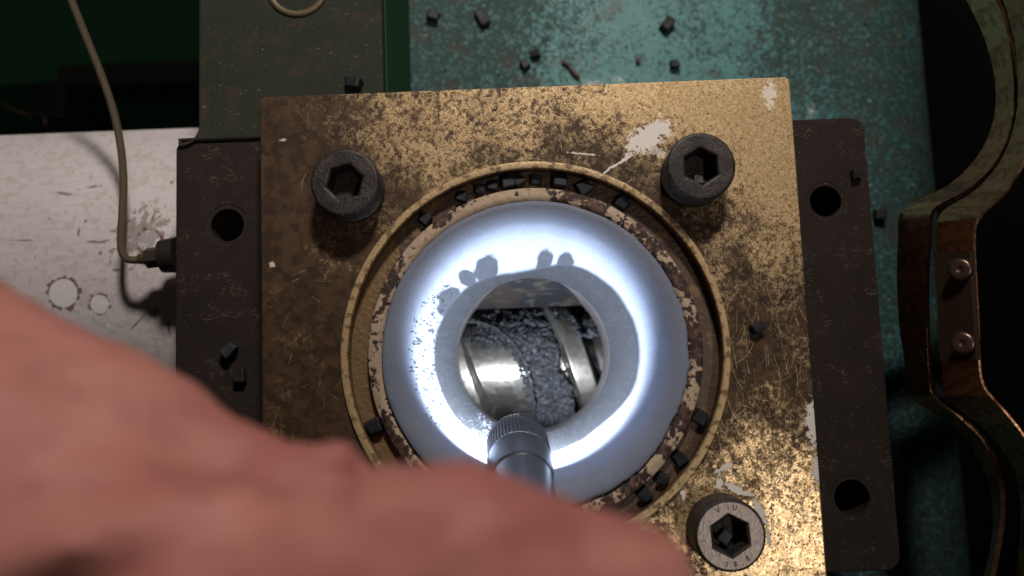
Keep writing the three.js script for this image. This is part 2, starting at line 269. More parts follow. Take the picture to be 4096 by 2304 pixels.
{ // deep below: green machine base and floor pan
  const g = slab(new THREE.Shape([[-0.75, 0.6], [0.02, 0.6], [0.02, 0.30], [-0.16, 0.185 + 0.012], [-0.75, 0.185]].map(([x, y]) => new THREE.Vector2(x, y))), -0.36, -0.24, 0.004);
  planar(g, -0.3, -0.3, 0.4, 0.4);
  solo('machine_base', g, M.greenSide, 'dark green machine base far below the cable', undefined, undefined, 'structure');
  const pan = slab(new THREE.Shape([[-0.9, 0.6], [0.9, 0.6], [0.9, -0.6], [-0.9, -0.6]].map(([x, y]) => new THREE.Vector2(x, y))), -0.44, -0.40, 0.002);
  solo('floor_pan', pan, M.black, 'black floor pan under the machine', undefined, undefined, 'structure');
}

// ---------------------------------------------------------------- casting: dark flange, painted neck
const flL = P(703, 640, Y_FLANGE).x, flR = P(3462, 560, Y_FLANGE).x, flT = P(3300, 474, Y_FLANGE).z, flB = P(3480, 2284, Y_FLANGE).z;
const boltSpots = [[1378, 728], [2806, 664], [2922, 2143]].map(([x, y]) => P(x, y, 0.0128));
{
  const t = thing('feed_casting', 'dark steel flange and green painted neck carrying the brass plate', 'machine casting', [0, 0, 0]);
  const holes = [[910, 900, 6.6], [3302, 805, 6.3], [3408, 1990, 6.8]].map(([x, y, r]) => { const p = P(x, y, Y_FLANGE); return [p.x, p.z, r * MM]; });
  const rc = 0.005, s = new THREE.Shape(), T = -flT, B = -flB;
  s.moveTo(flL, B); s.lineTo(flL, T - 0.003); s.quadraticCurveTo(flL, T, flL + 0.003, T); s.lineTo(flR - rc, T); s.absarc(flR - rc, T - rc, rc, Math.PI / 2, 0, true); s.lineTo(flR, B + rc); s.absarc(flR - rc, B + rc, rc, 0, -Math.PI / 2, true); s.lineTo(flL, B);
  s.holes.push(circ(0, 0, 0.0450)); for (const [x, z, r] of holes) s.holes.push(circ(x, z, r));
  const fg = slab(s, Y_FLANGE - 0.026, Y_FLANGE, 0.0006, 2, 64); planar(fg, -0.12, -0.12, 0.12, 0.12); mesh('flange', fg, M.steel, t);
  for (const [x, z, r] of holes) { const c = new THREE.CylinderGeometry(r + 0.001, r + 0.001, 0.002, 40); c.translate(x, Y_FLANGE - 0.0275, z); mesh('hole_floor', c, M.steel, t); const e = lathe([[r * 1000 + 1.3, 0.12], [r * 1000 + 0.9, 0.14], [r * 1000 - 0.05, -0.7], [r * 1000 - 0.05, -3]], 48); e.translate(x, Y_FLANGE, z); mesh('hole_edge', planar(e, -0.12, -0.12, 0.05, 0.05), M.steel, t); }
  // neck, with a fillet where it meets the flange
  const nL = P(792, 300, Y_NECK).x, nR = P(1532, 250, Y_NECK).x, far = 0.26, fr = 0.006, q = new THREE.Shape();
  q.moveTo(nL - fr, T + 0.0002); q.absarc(nL - fr, T + fr, fr, -Math.PI / 2, 0, false); q.lineTo(nL, far); q.lineTo(nR, far); q.lineTo(nR, T + 0.0002); q.lineTo(nL - fr, T + 0.0002);
  const ng = slab(q, Y_BED - 0.01, Y_NECK, 0.0012, 3); planar(ng, -0.12, -0.12, 0.12, 0.12); mesh('neck', ng, M.neck, t);
  const sideG = new THREE.BoxGeometry(0.0004, Y_NECK - Y_BED - 0.006, far - T - 0.001); sideG.translate(nR + 0.0003, (Y_NECK + Y_BED) / 2 - 0.003, -(far + T) / 2); mesh('neck_side', sideG, M.greenSide, t);
  const rp = P(1190, -52, Y_NECK), rg = new THREE.TorusGeometry(0.0106, 0.0013, 12, 60); rg.rotateX(Math.PI / 2); rg.scale(1, 0.7, 1); rg.translate(rp.x, Y_NECK + 0.0002, rp.z);
  mesh('plug_rim', rg, mat(0.12, 0.095, 0.05, 0.5, 0.4), t);
  const pg = new THREE.CylinderGeometry(0.0096, 0.0096, 0.001, 48); pg.translate(rp.x, Y_NECK + 0.0001, rp.z); mesh('plug_face', pg, M.neck, t);
}
{ // throat and bore of the barrel below
  const t = thing('extruder_barrel', 'grey steel barrel throat opening under the funnel', 'machine barrel');
  mesh('throat', lathe([[34.2, -44], [31, -43.5], [30.8, -46], [30.8, -74]], 96), surfMat(surface(256, 256, (u, v) => { const f = fbm(u * 30, v * 10, 4, 241); return { c: mix3([0.03, 0.026, 0.024], [0.07, 0.064, 0.062], f), r: 0.7, m: 0.1, h: f }; }), 0.0002, { side: THREE.DoubleSide }), t);
  const bore = new THREE.CylinderGeometry(0.0325, 0.0325, 0.16, 64, 1, true, Math.PI / 2 + 1.0, Math.PI * 2 - 2.0); bore.rotateZ(Math.PI / 2);
  bore.rotateX(0); bore.translate(0, -0.105, 0.004); mesh('bore', bore, mat(0.10, 0.095, 0.09, 0.5, 0.5, { side: THREE.DoubleSide }), t);
  // sloping back wall of the throat, ending in the bore's edge
  const a = P(1800, 1130, -0.046).z, w = 0.03, pts = [[-0.0300, -0.0440], [-0.0215, -0.0735], [-0.0208, -0.0748], [-0.0212, -0.0762], [-0.036, -0.080], [-0.036, -0.0440]]; void a;
  const sh = new THREE.Shape(pts.map(([z, y]) => new THREE.Vector2(z, y))); const wg = new THREE.ExtrudeGeometry(sh, { depth: 2 * w, bevelEnabled: false }); wg.rotateY(-Math.PI / 2); wg.translate(w, 0, 0);
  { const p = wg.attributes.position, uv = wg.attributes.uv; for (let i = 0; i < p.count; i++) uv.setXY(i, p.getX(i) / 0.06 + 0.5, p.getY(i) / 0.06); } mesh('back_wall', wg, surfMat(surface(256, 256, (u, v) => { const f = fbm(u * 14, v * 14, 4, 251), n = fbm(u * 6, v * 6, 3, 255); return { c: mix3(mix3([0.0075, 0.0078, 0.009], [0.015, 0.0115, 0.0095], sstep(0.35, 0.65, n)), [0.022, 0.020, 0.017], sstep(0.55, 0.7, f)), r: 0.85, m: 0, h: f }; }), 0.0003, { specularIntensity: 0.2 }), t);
}
const SC = { y: -0.105, z: 0.004, pitch: 0.052, R: 0.030, root: 0.0215, w: 0.0085 };
SC.x0 = P(2322, 1500, SC.y + SC.R).x;
function screwR(x, th) {   // radius at axial x, angle from the top
  let d = x - SC.x0 - SC.pitch * th / (2 * Math.PI); d -= SC.pitch * Math.round(d / SC.pitch);
  const e = Math.abs(d) - SC.w / 2; return lerp(SC.R, SC.root, sstep(0, 0.0022, e)) - (e < 0 ? 0.0 : 0);
}
{
  const nx = 520, nt = 160, L = 0.15, pos = [], idx = [], uv = [];
  for (let i = 0; i <= nx; i++) for (let j = 0; j <= nt; j++) { const x = -L / 2 + L * i / nx, th = -Math.PI + 2 * Math.PI * j / nt, r = screwR(x, th); pos.push(x, SC.y + r * Math.cos(th), SC.z + r * Math.sin(th)); uv.push(x / 0.08, th / 6); }
  const m = nt + 1; for (let i = 0; i < nx; i++) for (let j = 0; j < nt; j++) { const a = i * m + j, b = a + m; idx.push(a, a + 1, b, b, a + 1, b + 1); }
  const g = new THREE.BufferGeometry(); g.setAttribute('position', new THREE.Float32BufferAttribute(pos, 3)); g.setAttribute('uv', new THREE.Float32BufferAttribute(uv, 2)); g.setIndex(idx); g.computeVertexNormals();
  M.screw.side = THREE.DoubleSide;
  solo('extruder_screw', g, M.screw, 'polished steel screw with spiral flights down inside the funnel', 'screw');
}
{ // thin tube standing in for the flight edge beside the packed regrind
  const at = [[1862, 1282], [1930, 1290], [1992, 1318], [2046, 1366], [2086, 1422], [2112, 1490], [2130, 1560], [2138, 1640], [2140, 1730]].map(([x, y]) => { const p = P(x, y, SC.y + 0.0265); p.y = SC.y + Math.sqrt(Math.max(1e-5, 0.0285 ** 2 - (p.z - SC.z) ** 2)); return p; });
  const g = new THREE.TubeGeometry(new THREE.CatmullRomCurve3(at), 90, 0.0005, 8), p = g.attributes.position;
  for (let i = 0; i < p.count; i++) { const k = 0.0009 * (fbm(p.getX(i) * 900, p.getZ(i) * 900, 2, 41) - 0.5); p.setX(i, p.getX(i) + k); p.setY(i, p.getY(i) + k); }
  g.computeVertexNormals();
  solo('flight_edge_strand', g, mat(0.02, 0.021, 0.024, 0.6), 'thin grey strand standing in for the flight edge along the packed regrind', 'strand');
}
{ // ground plastic packed against the screw flight
  const g0 = new THREE.IcosahedronGeometry(0.001, 0); { const p = g0.attributes.position; for (let i = 0; i < p.count; i++) { const x = p.getX(i), y = p.getY(i), z = p.getZ(i), k = 0.75 + 0.5 * hash(Math.round(x * 1e5), Math.round(y * 1e5 + z * 3e5), 4); p.setXYZ(i, x * k, y * k * 0.8, z * k * 1.1); } g0.computeVertexNormals(); }
  const list = [], Yl = SC.y + 0.028;
  const curve = [[1850, 1262], [1900, 1290], [2010, 1335], [2085, 1410], [2132, 1500], [2152, 1600], [2156, 1720], [2156, 1900]];
  const cx = (py) => { for (let i = 0; i < curve.length - 1; i++) if (py <= curve[i + 1][1]) return lerp(curve[i][0], curve[i + 1][0], clamp((py - curve[i][1]) / (curve[i + 1][1] - curve[i][1]))); return 2142; };
  const rightEdge = [[1225, 2480], [1275, 2480], [1285, 2215], [1345, 2222], [1400, 2235], [1470, 2222], [1500, 2248], [1540, 2280], [1600, 2288], [1660, 2308], [1760, 2335]];
  const rx = (py) => { for (let i = 0; i < rightEdge.length - 1; i++) if (py <= rightEdge[i + 1][0]) return lerp(rightEdge[i][1], rightEdge[i + 1][1], clamp((py - rightEdge[i][0]) / (rightEdge[i + 1][0] - rightEdge[i][0]))); return 2370; };
  const put = (px, py, lift, s) => {
    let p = P(px, py, Yl); const th = Math.asin(clamp((p.z - SC.z) / SC.R, -0.99, 0.99)), r = screwR(p.x, th), y = SC.y + Math.sqrt(Math.max(0, r * r - (p.z - SC.z) ** 2)), packed = SC.y + Math.sqrt(Math.max(0, 0.0268 ** 2 - (p.z - SC.z) ** 2));
    list.push([p.x, Math.max(y, packed) + lift, p.z, s]);
  };
  for (let k = 0; k < 4600; k++) { const py = rr(1225, 1780), a = cx(py) + rr(2, 10), b = rx(py) + rr(-8, 6), px = rr(a, b); if (b > a) put(px, py, rr(-0.0045, 0.001) + 0.0015 * (fbm(px / 60, py / 60, 2, 5) - 0.5), rr(0.45, 1.15)); }
  for (let k = 0; k < 330; k++) { const py = rr(1275, 1342); put(rr(2285 + (py - 1275) * 0.4, 2480), py, rr(-0.004, 0.001), rr(0.6, 1.4)); }
  for (let k = 0; k < 420; k++) { const py = rr(1305, 1640), c = cx(py), px = c - 14 - Math.abs(rr(-1, 1) * rr(0, 1)) * (py < 1400 ? 170 : 38), p = P(px, py, SC.y + 0.0225), th = Math.asin(clamp((p.z - SC.z) / SC.R, -0.99, 0.99)), r = screwR(p.x, th); if (py < 1290 + (c - px) * 0.1) continue; if (py < 1400 && py > 1385 - (c - px) * 0.12 + 25) continue; list.push([p.x, SC.y + Math.sqrt(Math.max(0, r * r - (p.z - SC.z) ** 2)) + rr(0, 0.0012), p.z, rr(0.35, 0.85)]); }
  const im = new THREE.InstancedMesh(g0, mat(1, 1, 1, 0.8, 0, { specularIntensity: 0.25 }), list.length), m4 = new THREE.Matrix4(), q = new THREE.Quaternion(), e = new THREE.Euler(), col = new THREE.Color();
  list.forEach(([x, y, z, s], i) => { e.set(rr(0, 6), rr(0, 6), rr(0, 6)); q.setFromEuler(e); m4.compose(vec(x, y, z), q, vec(s * rr(.8, 1.3), s * rr(.7, 1.2), s * rr(.8, 1.4))); im.setMatrixAt(i, m4); const v = rr(0.012, 0.036) * (rnd() < 0.1 ? 1.6 : 1); im.setColorAt(i, col.setRGB(v * 0.95, v * 0.98, v * 1.08)); });
  im.name = 'plastic_regrind'; im.castShadow = im.receiveShadow = true; scene.add(im); tag(im, 'grey ground plastic packed against the steel screw flights', 'plastic grains', undefined, 'stuff');
}

// ---------------------------------------------------------------- brass plate with its collar
{
  const t = thing('brass_plate', 'square tarnished brass plate with round collar around the funnel', 'brass plate');
  const s = new THREE.Shape(), a = HALF, c = 0.0012;
  s.moveTo(-a + c, -a); s.lineTo(a - c, -a); s.lineTo(a, -a + c); s.lineTo(a, a - c); s.lineTo(a - c, a); s.lineTo(-a + c, a); s.lineTo(-a, a - c); s.lineTo(-a, -a + c); s.lineTo(-a + c, -a);
  s.holes.push(circ(0, 0, 0.0638));
  const g = slab(s, Y_FLANGE + 0.0003, 0, 0.0005, 2, 96); planar(g, -BW / 2, -BW / 2, BW, BW); mesh('plate', g, M.brass, t);
  const pl = (g) => planar(g, 0, 0, 0.04, 0.04);
  mesh('collar', pl(lathe([[62.4, -0.2], [62.4, 0.9], [62.6, 1.3], [62.9, 1.5], [64.5, 1.5], [64.8, 1.3], [65.0, 0.9], [65.0, -0.6]], 220)), M.collar, t);
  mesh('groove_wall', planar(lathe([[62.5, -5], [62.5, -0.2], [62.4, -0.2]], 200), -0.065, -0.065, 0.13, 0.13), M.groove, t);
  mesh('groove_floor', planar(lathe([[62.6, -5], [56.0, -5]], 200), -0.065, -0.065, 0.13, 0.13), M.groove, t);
  mesh('inner_ring', planar(lathe([[56.4, -5], [56.3, -1.8], [55.9, -1.4], [54.0, -1.0], [51.0, -0.7], [50.6, -6]], 200), -0.065, -0.065, 0.13, 0.13), M.crust, t);
}
{ // funnel
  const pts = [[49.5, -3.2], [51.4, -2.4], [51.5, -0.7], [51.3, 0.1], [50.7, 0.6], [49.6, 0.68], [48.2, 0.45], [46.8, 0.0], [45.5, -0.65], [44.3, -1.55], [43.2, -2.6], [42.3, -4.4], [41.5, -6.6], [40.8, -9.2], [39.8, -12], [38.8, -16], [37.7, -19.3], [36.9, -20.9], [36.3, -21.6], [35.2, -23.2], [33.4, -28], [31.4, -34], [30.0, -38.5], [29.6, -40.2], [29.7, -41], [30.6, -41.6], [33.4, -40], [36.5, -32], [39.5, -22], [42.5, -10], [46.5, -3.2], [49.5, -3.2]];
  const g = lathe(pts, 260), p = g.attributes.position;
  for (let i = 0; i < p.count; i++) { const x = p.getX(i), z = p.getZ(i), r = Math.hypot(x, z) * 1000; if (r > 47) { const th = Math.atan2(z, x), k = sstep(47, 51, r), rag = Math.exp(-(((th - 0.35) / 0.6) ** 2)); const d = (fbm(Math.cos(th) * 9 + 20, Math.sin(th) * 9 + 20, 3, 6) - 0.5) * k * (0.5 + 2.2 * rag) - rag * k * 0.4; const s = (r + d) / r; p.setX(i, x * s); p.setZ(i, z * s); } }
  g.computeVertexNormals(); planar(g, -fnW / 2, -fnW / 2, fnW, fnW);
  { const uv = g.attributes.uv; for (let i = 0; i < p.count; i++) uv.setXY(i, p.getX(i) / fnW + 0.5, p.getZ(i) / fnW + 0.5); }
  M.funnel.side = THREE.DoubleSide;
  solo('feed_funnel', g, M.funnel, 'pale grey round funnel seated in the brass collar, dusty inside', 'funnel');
}
// ---------------------------------------------------------------- socket head bolts
function bolt(at, turn, face, label, marks) {
  const t = thing('socket_bolt', label, 'bolt', [at.x, 0.0002, at.z], 'socket head bolts holding the brass plate');
  const s = new THREE.Shape(); s.absarc(0, 0, 0.0102, 0, Math.PI * 2, false);
  const hx = new THREE.Path(), R = 0.0071; for (let k = 0; k <= 6; k++) { const a = turn - k * Math.PI / 3, x = Math.cos(a) * R, y = Math.sin(a) * R; k ? hx.lineTo(x, y) : hx.moveTo(x, y); } s.holes.push(hx);
  const H = 0.0128, be = 0.0010, top = new THREE.ExtrudeGeometry(s, { depth: 0.0075, bevelEnabled: true, bevelSize: be, bevelThickness: be, bevelSegments: 3, curveSegments: 72 });
  top.rotateX(-Math.PI / 2); top.translate(0, H - 0.0075 - be, 0); planar(top, -0.0118, -0.0118 + H * 0.37, 0.0236, 0.0236); mesh('socket_rim', top, [face, M.bolt], t);
  const body = lathe([[0, 4.4], [6.6, 4.4], [11.0, 4.3], [11.2, 4.1], [11.2, 0.5], [11.0, 0.0], [0, 0.0]], 72); mesh('head', planar(body, 0, 0, 0.03, 0.03), M.bolt, t);
  return t;
}
function stampedFace() {   // flat print: the marks stamped round the worn rim
  const N = 512, cv = document.createElement('canvas'); cv.width = cv.height = N; const c = cv.getContext('2d');
  c.fillStyle = 'rgb(150,140,132)'; c.fillRect(0, 0, N, N);
  for (let i = 0; i < 1500; i++) { const v = 70 + rnd() * 120; c.fillStyle = `rgba(${v},${v * 0.9},${v * 0.82},0.25)`; c.fillRect(rnd() * N, rnd() * N, 2 + rnd() * 3, 4 + rnd() * 18); }
  const put = (ch, deg, flip, size = 50) => { const a = deg * Math.PI / 180; c.save(); c.translate(N / 2 + Math.cos(a) * N * 0.365, N / 2 + Math.sin(a) * N * 0.365); c.rotate(a + (flip ? -Math.PI / 2 : Math.PI / 2)); c.fillStyle = 'rgb(34,28,26)'; c.font = `bold ${size}px sans-serif`; c.textAlign = 'center'; c.textBaseline = 'middle'; c.fillText(ch, 0, 0); c.restore(); };
  put('1', 102, true); put('8', 84, true); put('.', 70, true, 60); put('8', 56, true); put('V', 246, false); put('U', 282, false); put('I', 172, true, 34);
  const tx = new THREE.CanvasTexture(cv); tx.colorSpace = THREE.SRGBColorSpace; tx.flipY = false; return new THREE.MeshStandardMaterial({ map: tx, roughness: 0.38, metalness: 0.55, bumpMap: wornTex.bump, bumpScale: 0.0001 });
}
bolt(boltSpots[0], 0.25, M.bolt, 'black socket bolt on the darkest brown corner of the plate');
bolt(boltSpots[1], Math.PI / 6, M.bolt, 'black socket bolt beside a pale residue patch, grey pellet in socket');
bolt(boltSpots[2], Math.PI / 6 + 0.04, stampedFace(), 'worn bright socket bolt with stamped marks ringed by white residue');

// ---------------------------------------------------------------- white barrel guard, cable
{
  const zTop = P(400, 478, -0.062).z, prof = [], R = 0.085, zc = P(300, 1080, Y_SH).z;
  for (let i = 0; i <= 26; i++) { const z = lerp(zTop, zc + 0.06, i / 26), d = z - zc; prof.push([z, Y_SH - (R - Math.sqrt(Math.max(0, R * R - d * d)))]); }
  const pos = [], idx = [], xs = [-0.30, -0.26, -0.22, -0.18, -0.14, flL + 0.004], m = xs.length;
  const rim = [[zTop - 0.0006, prof[0][1] - 0.0015], [zTop + 0.001, prof[0][1] - 0.006]].reverse(); const all = [...rim, ...prof];
  for (const [z, y] of all) for (const x of xs) pos.push(x, y, z);
  for (let i = 0; i < all.length - 1; i++) for (let j = 0; j < m - 1; j++) { const a = i * m + j, b = a + m; idx.push(a, b, a + 1, b, b + 1, a + 1); }
  const g = new THREE.BufferGeometry(); g.setAttribute('position', new THREE.Float32BufferAttribute(pos, 3)); g.setIndex(idx); g.computeVertexNormals(); planar(g, shX0, shZ0, shW, shH);
  { const uv = g.attributes.uv; for (let i = 0; i < uv.count; i++) uv.setXY(i, (pos[3 * i] - shX0) / shW, (pos[3 * i + 2] - shZ0) / shH); }
  M.shield.side = THREE.DoubleSide;
  solo('barrel_guard', g, M.shield, 'dull white metal barrel guard with rust rings and scuffs', 'guard');
}
{
  const pathPts = [[262, -60, -0.022], [285, 0, -0.024], [345, 150, -0.028], [405, 300, -0.031], [452, 440, -0.034], [482, 580, -0.035], [494, 720, -0.035], [490, 850, -0.034], [484, 950, -0.033], [487, 1002, -0.032], [506, 1034, -0.0315], [540, 1040, -0.031], [578, 1034, -0.031]];
  const cv = new THREE.CatmullRomCurve3(pathPts.map(([x, y, h]) => P(x, y, h)), false, 'centripetal');
  const t = thing('sensor_cable', 'brown braided sensor cable bending into a fitting on the flange', 'cable');
  const cb = surface(64, 64, (u, v) => { const a = (u + v) * 4 % 1, b = (u - v + 4) * 4 % 1, w = Math.max(Math.sin(a * Math.PI), Math.sin(b * Math.PI) * 0.9); return { c: mix3([0.035, 0.026, 0.016], [0.23, 0.18, 0.115], w * w), r: 0.5, m: 0.3, h: w }; });
  for (const k of ['map', 'orm', 'bump']) cb[k].repeat.set(70, 1.5);
  mesh('braid', new THREE.TubeGeometry(cv, 220, 0.00145, 14), surfMat(cb, 0.0005), t);
  const e = P(570, 1035, -0.031), f = P(700, 1020, -0.031), dir = f.clone().sub(e).normalize(), q = new THREE.Quaternion().setFromUnitVectors(vec(0, 1, 0), dir);
  const place = (g, d) => { g.applyQuaternion(q); g.translate(e.x + dir.x * d, e.y + dir.y * d, e.z + dir.z * d); return g; };
  const fm = mat(0.075, 0.06, 0.045, 0.4, 0.6);
  mesh('ferrule', place(new THREE.CylinderGeometry(0.0026, 0.0019, 0.004, 20), 0.0006), mat(0.3, 0.24, 0.14, 0.35, 0.8), t);
  mesh('nut', toCreasedNormals(place(new THREE.CylinderGeometry(0.0040, 0.0040, 0.006, 6), 0.0048), 0.4), fm, t);
  mesh('lock_collar', place(new THREE.CylinderGeometry(0.0068, 0.0062, 0.006, 28), 0.0105), mat(0.03, 0.026, 0.022, 0.5, 0.4), t);
}
{ // unseen cover, added to keep the work lamp off the base
  const g = new RoundedBoxGeometry(0.48, 0.10, 0.34, 2, 0.006); g.translate(-0.36, 0.0, -0.385);
  solo('added_shade_cover', g, M.greenSide, 'green painted cover added out of view to shade the machine base', 'cover');
}
{ // small dim things below, behind the guard
  const a = P(60, 440, -0.16), b = P(130, 462, -0.16), c = P(178, 470, -0.15), d = P(182, 500, -0.15);
  solo('loose_wire', new THREE.TubeGeometry(new THREE.CatmullRomCurve3([P(-40, 380, -0.17), a, b, c, d]), 40, 0.0015, 8), mat(0.06, 0.04, 0.03, 0.5), 'thin brown wire in the dark gap behind the guard', 'wire');
  const g = new RoundedBoxGeometry(0.018, 0.02, 0.02, 2, 0.001), p = P(232, 425, -0.165); g.translate(p.x, p.y, p.z); solo('terminal_box', g, mat(0.012, 0.013, 0.015, 0.4), 'small grey terminal box in the dark gap behind the guard', 'box');
  const r = new RoundedBoxGeometry(0.085, 0.012, 0.013, 2, 0.0015), q = P(530, 305, -0.20); r.translate(q.x, q.y, q.z); solo('support_bar', r, mat(0.012, 0.012, 0.010, 0.6), 'dark steel bar in the gap below the green base', 'bar');
}

// ---------------------------------------------------------------- band clamp and the added dark housing on the right
{
  const t = thing('band_clamp', 'bent bronze tinted steel band clamp with two rivets beside the housing', 'clamp');
  // strip swept between a lower and an upper edge; th = sheet thickness
  const strip = (lo, hi, th = 0.0014, n = 120) => {
    const A = new THREE.CatmullRomCurve3(lo, false, 'centripetal'), B = new THREE.CatmullRomCurve3(hi, false, 'centripetal'), pos = [], uv = [], idx = [], across = 6;
    const base = [];
    for (let i = 0; i <= n; i++) { const a = A.getPoint(i / n), b = B.getPoint(i / n); base.push([a, b]); }
    const norm = base.map(([a, b], i) => { const q = base[Math.min(n, i + 1)][0].clone().sub(base[Math.max(0, i - 1)][0]); return q.cross(b.clone().sub(a)).normalize(); });
    const ring = [];   // rounded cross-section in (s along width, t through thickness)
    for (let k = 0; k <= across; k++) ring.push([k / across, 0.5]);
    ring.push([1.02, 0]); for (let k = across; k >= 0; k--) ring.push([k / across, -0.5]); ring.push([-0.02, 0]);
    const m = ring.length;
    base.forEach(([a, b], i) => ring.forEach(([s, u]) => { const p = a.clone().lerp(b, s).addScaledVector(norm[i], u * th); pos.push(p.x, p.y, p.z); uv.push(i / n * 22, s); }));
    for (let i = 0; i < n; i++) for (let k = 0; k < m; k++) { const k2 = (k + 1) % m, p = i * m + k, q = i * m + k2; idx.push(p, q, p + m, q, q + m, p + m); }
    for (let k = 1; k < m - 1; k++) { idx.push(0, k, k + 1); const o = n * m; idx.push(o, o + k + 1, o + k); }
    const g = new THREE.BufferGeometry(); g.setAttribute('position', new THREE.Float32BufferAttribute(pos, 3)); g.setAttribute('uv', new THREE.Float32BufferAttribute(uv, 2)); g.setIndex(idx); return toCreasedNormals(g, 0.7);
  };
  const y1 = -0.030, y2 = -0.018, y3 = -0.012, y4 = 0.002;
  const L = (list, y) => list.map(([x, y0]) => P(x, y0, y));
  M.band.side = THREE.DoubleSide;
  mesh('lower_band', strip(L([[3840, -60], [3885, 20], [3945, 150], [3985, 300], [3990, 430], [3960, 550], [3900, 650], [3800, 745], [3700, 795], [3625, 838], [3604, 862], [3598, 960], [3594, 1100], [3602, 1280], [3622, 1430], [3630, 1520], [3640, 1575], [3670, 1605], [3740, 1640], [3810, 1685], [3880, 1765], [3935, 1860], [3970, 1960], [3982, 2080], [3970, 2200], [3930, 2360]], y1), L([[3950, -60], [4000, 20], [4040, 150], [4062, 300], [4062, 430], [4035, 560], [3975, 670], [3880, 760], [3790, 810], [3742, 838], [3728, 862], [3722, 960], [3712, 1100], [3712, 1280], [3718, 1430], [3722, 1500], [3730, 1560], [3750, 1590], [3790, 1622], [3850, 1672], [3930, 1750], [3985, 1850], [4008, 1950], [4010, 2080], [3992, 2200], [3960, 2360]], y2), 0.0016, 200), M.band, t);
  mesh('upper_band', strip(L([[4000, -60], [4040, 60], [4068, 180], [4080, 330], [4074, 450], [4045, 570], [3990, 675], [3900, 770], [3810, 825], [3775, 850], [3758, 880], [3752, 960], [3756, 1100], [3772, 1300], [3776, 1450], [3778, 1540], [3795, 1590], [3850, 1640], [3930, 1700], [4010, 1790], [4070, 1900], [4090, 2060], [4070, 2360]], y3), L([[4090, -60], [4120, 60], [4150, 180], [4165, 330], [4160, 450], [4130, 580], [4080, 690], [4010, 790], [3940, 850], [3915, 880], [3905, 900], [3900, 980], [3905, 1100], [3915, 1300], [3920, 1450], [3925, 1500], [3940, 1550], [3990, 1610], [4060, 1690], [4130, 1790], [4180, 1900], [4200, 2060], [4190, 2360]], y4), 0.0014, 160), M.band, t);
  // riveted joint plate
  const rp = strip(L([[3745, 1010], [3752, 1100], [3760, 1250], [3770, 1445]], y3 + 0.002), L([[3888, 1000], [3892, 1100], [3902, 1250], [3915, 1440]], y4 + 0.002), 0.0022, 24); const plate = mesh('joint_plate', rp, mat(0.10, 0.065, 0.045, 0.45, 0.6), t);
  for (const [x, y] of [[3842, 1078], [3852, 1372]]) { const g = lathe([[3.9, 0], [3.7, 0.9], [2.9, 1.5], [1.2, 1.6], [1.0, 1.2], [0, 1.1]], 32); const c = P(x, y, y4 + 0.0005); g.rotateZ(0.75); g.translate(c.x, c.y, c.z); mesh('rivet', g, mat(0.22, 0.15, 0.11, 0.35, 0.9), plate); }
}
{  // dark housing added to block the ceiling lamp on the right
  const x0 = P(4010, 1152, Y_BED).x, g = slab(new THREE.Shape([[x0 + 0.012, 0.30], [x0 + 0.2, 0.30], [x0 + 0.2, -0.30], [x0 + 0.012, -0.30]].map(([x, y]) => new THREE.Vector2(x, y))), -0.35, 0.26, 0.004, 3);
  solo('added_dark_housing', g, mat(0.012, 0.011, 0.011, 0.7, 0, { specularIntensity: 0.25 }), 'black housing added behind the band clamp to block lamp light', 'housing');
}

{ // unseen hopper, added and sized to shade the right of the bed
  const g = lathe([[66, 100], [70, 98], [170, 200], [262, 316], [265, 322], [265, 560], [261, 560], [261, 322], [166, 202], [66, 104]], 72); g.translate(0.35, 0, -0.27);
  solo('added_shade_hopper', g, mat(0.10, 0.10, 0.10, 0.5, 0.3, { side: THREE.DoubleSide }), 'grey conical hopper added out of view to shade the machine bed', 'hopper');
}

// ---------------------------------------------------------------- pellets
const pelletGeos = [];
for (let k = 0; k < 5; k++) {
  const g = new RoundedBoxGeometry(0.0042, 0.0034, 0.0038, 2, 0.0006), p = g.attributes.position; for (let i = 0; i < p.count; i++) { const x = p.getX(i), y = p.getY(i), z = p.getZ(i), a = 1 + (hash(Math.sign(x) + 2, Math.sign(y) + 2, k * 7 + Math.sign(z) + 3) - 0.5) * 0.42; p.setXYZ(i, x * a, y * a, z * a); } g.computeVertexNormals(); pelletGeos.push(g);
}
function pellet(px, py, y, label, group, s = 1, m = M.pellet, turn = rr(0, 3)) {
  const p = P(px, py, y + 0.0017 * s), o = solo('plastic_pellet', pelletGeos[Math.floor(rnd() * 5)], m, label, 'pellet', group); o.position.copy(p); o.rotation.set(rr(-.15, .15), turn, rr(-.15, .15)); o.scale.set(s * rr(0.8, 1.2), s * rr(0.85, 1.1), s * rr(0.8, 1.25)); return o;
}
const G1 = 'pellets scattered on the teal bed';
for (const [x, y, s, l] of [
  [1735, 62, 1.1, 'black pellet on the teal bed closest to the green painted neck'], [2140, 218, 1, 'black pellet of a close pair on the teal bed, beside the brown sliver'],
  [2100, 256, .95, 'black pellet of a close pair on the teal bed, nearer the brass plate'], [2668, 98, 1.25, 'largest cube shaped black pellet alone on open teal bed'],
  [2700, 256, 1.0, 'black pellet on the teal bed just off the brass plate edge'], [2552, 246, .5, 'tiniest black plastic crumb on the teal bed'],
  [3518, 858, 1.2, 'black pellet on the teal bed between dark flange and band clamp'],
]) pellet(x, y, Y_BED, l, G1, s * 1.05);
{ const o = pellet(1928, 68, Y_BED, 'black bent plastic lump on the teal bed', undefined, 1); o.userData.label = 'largest black plastic lump, elongated, on the teal bed'; o.scale.set(1.1, 1, 2.2); o.rotation.set(0, 0.5, 0); }
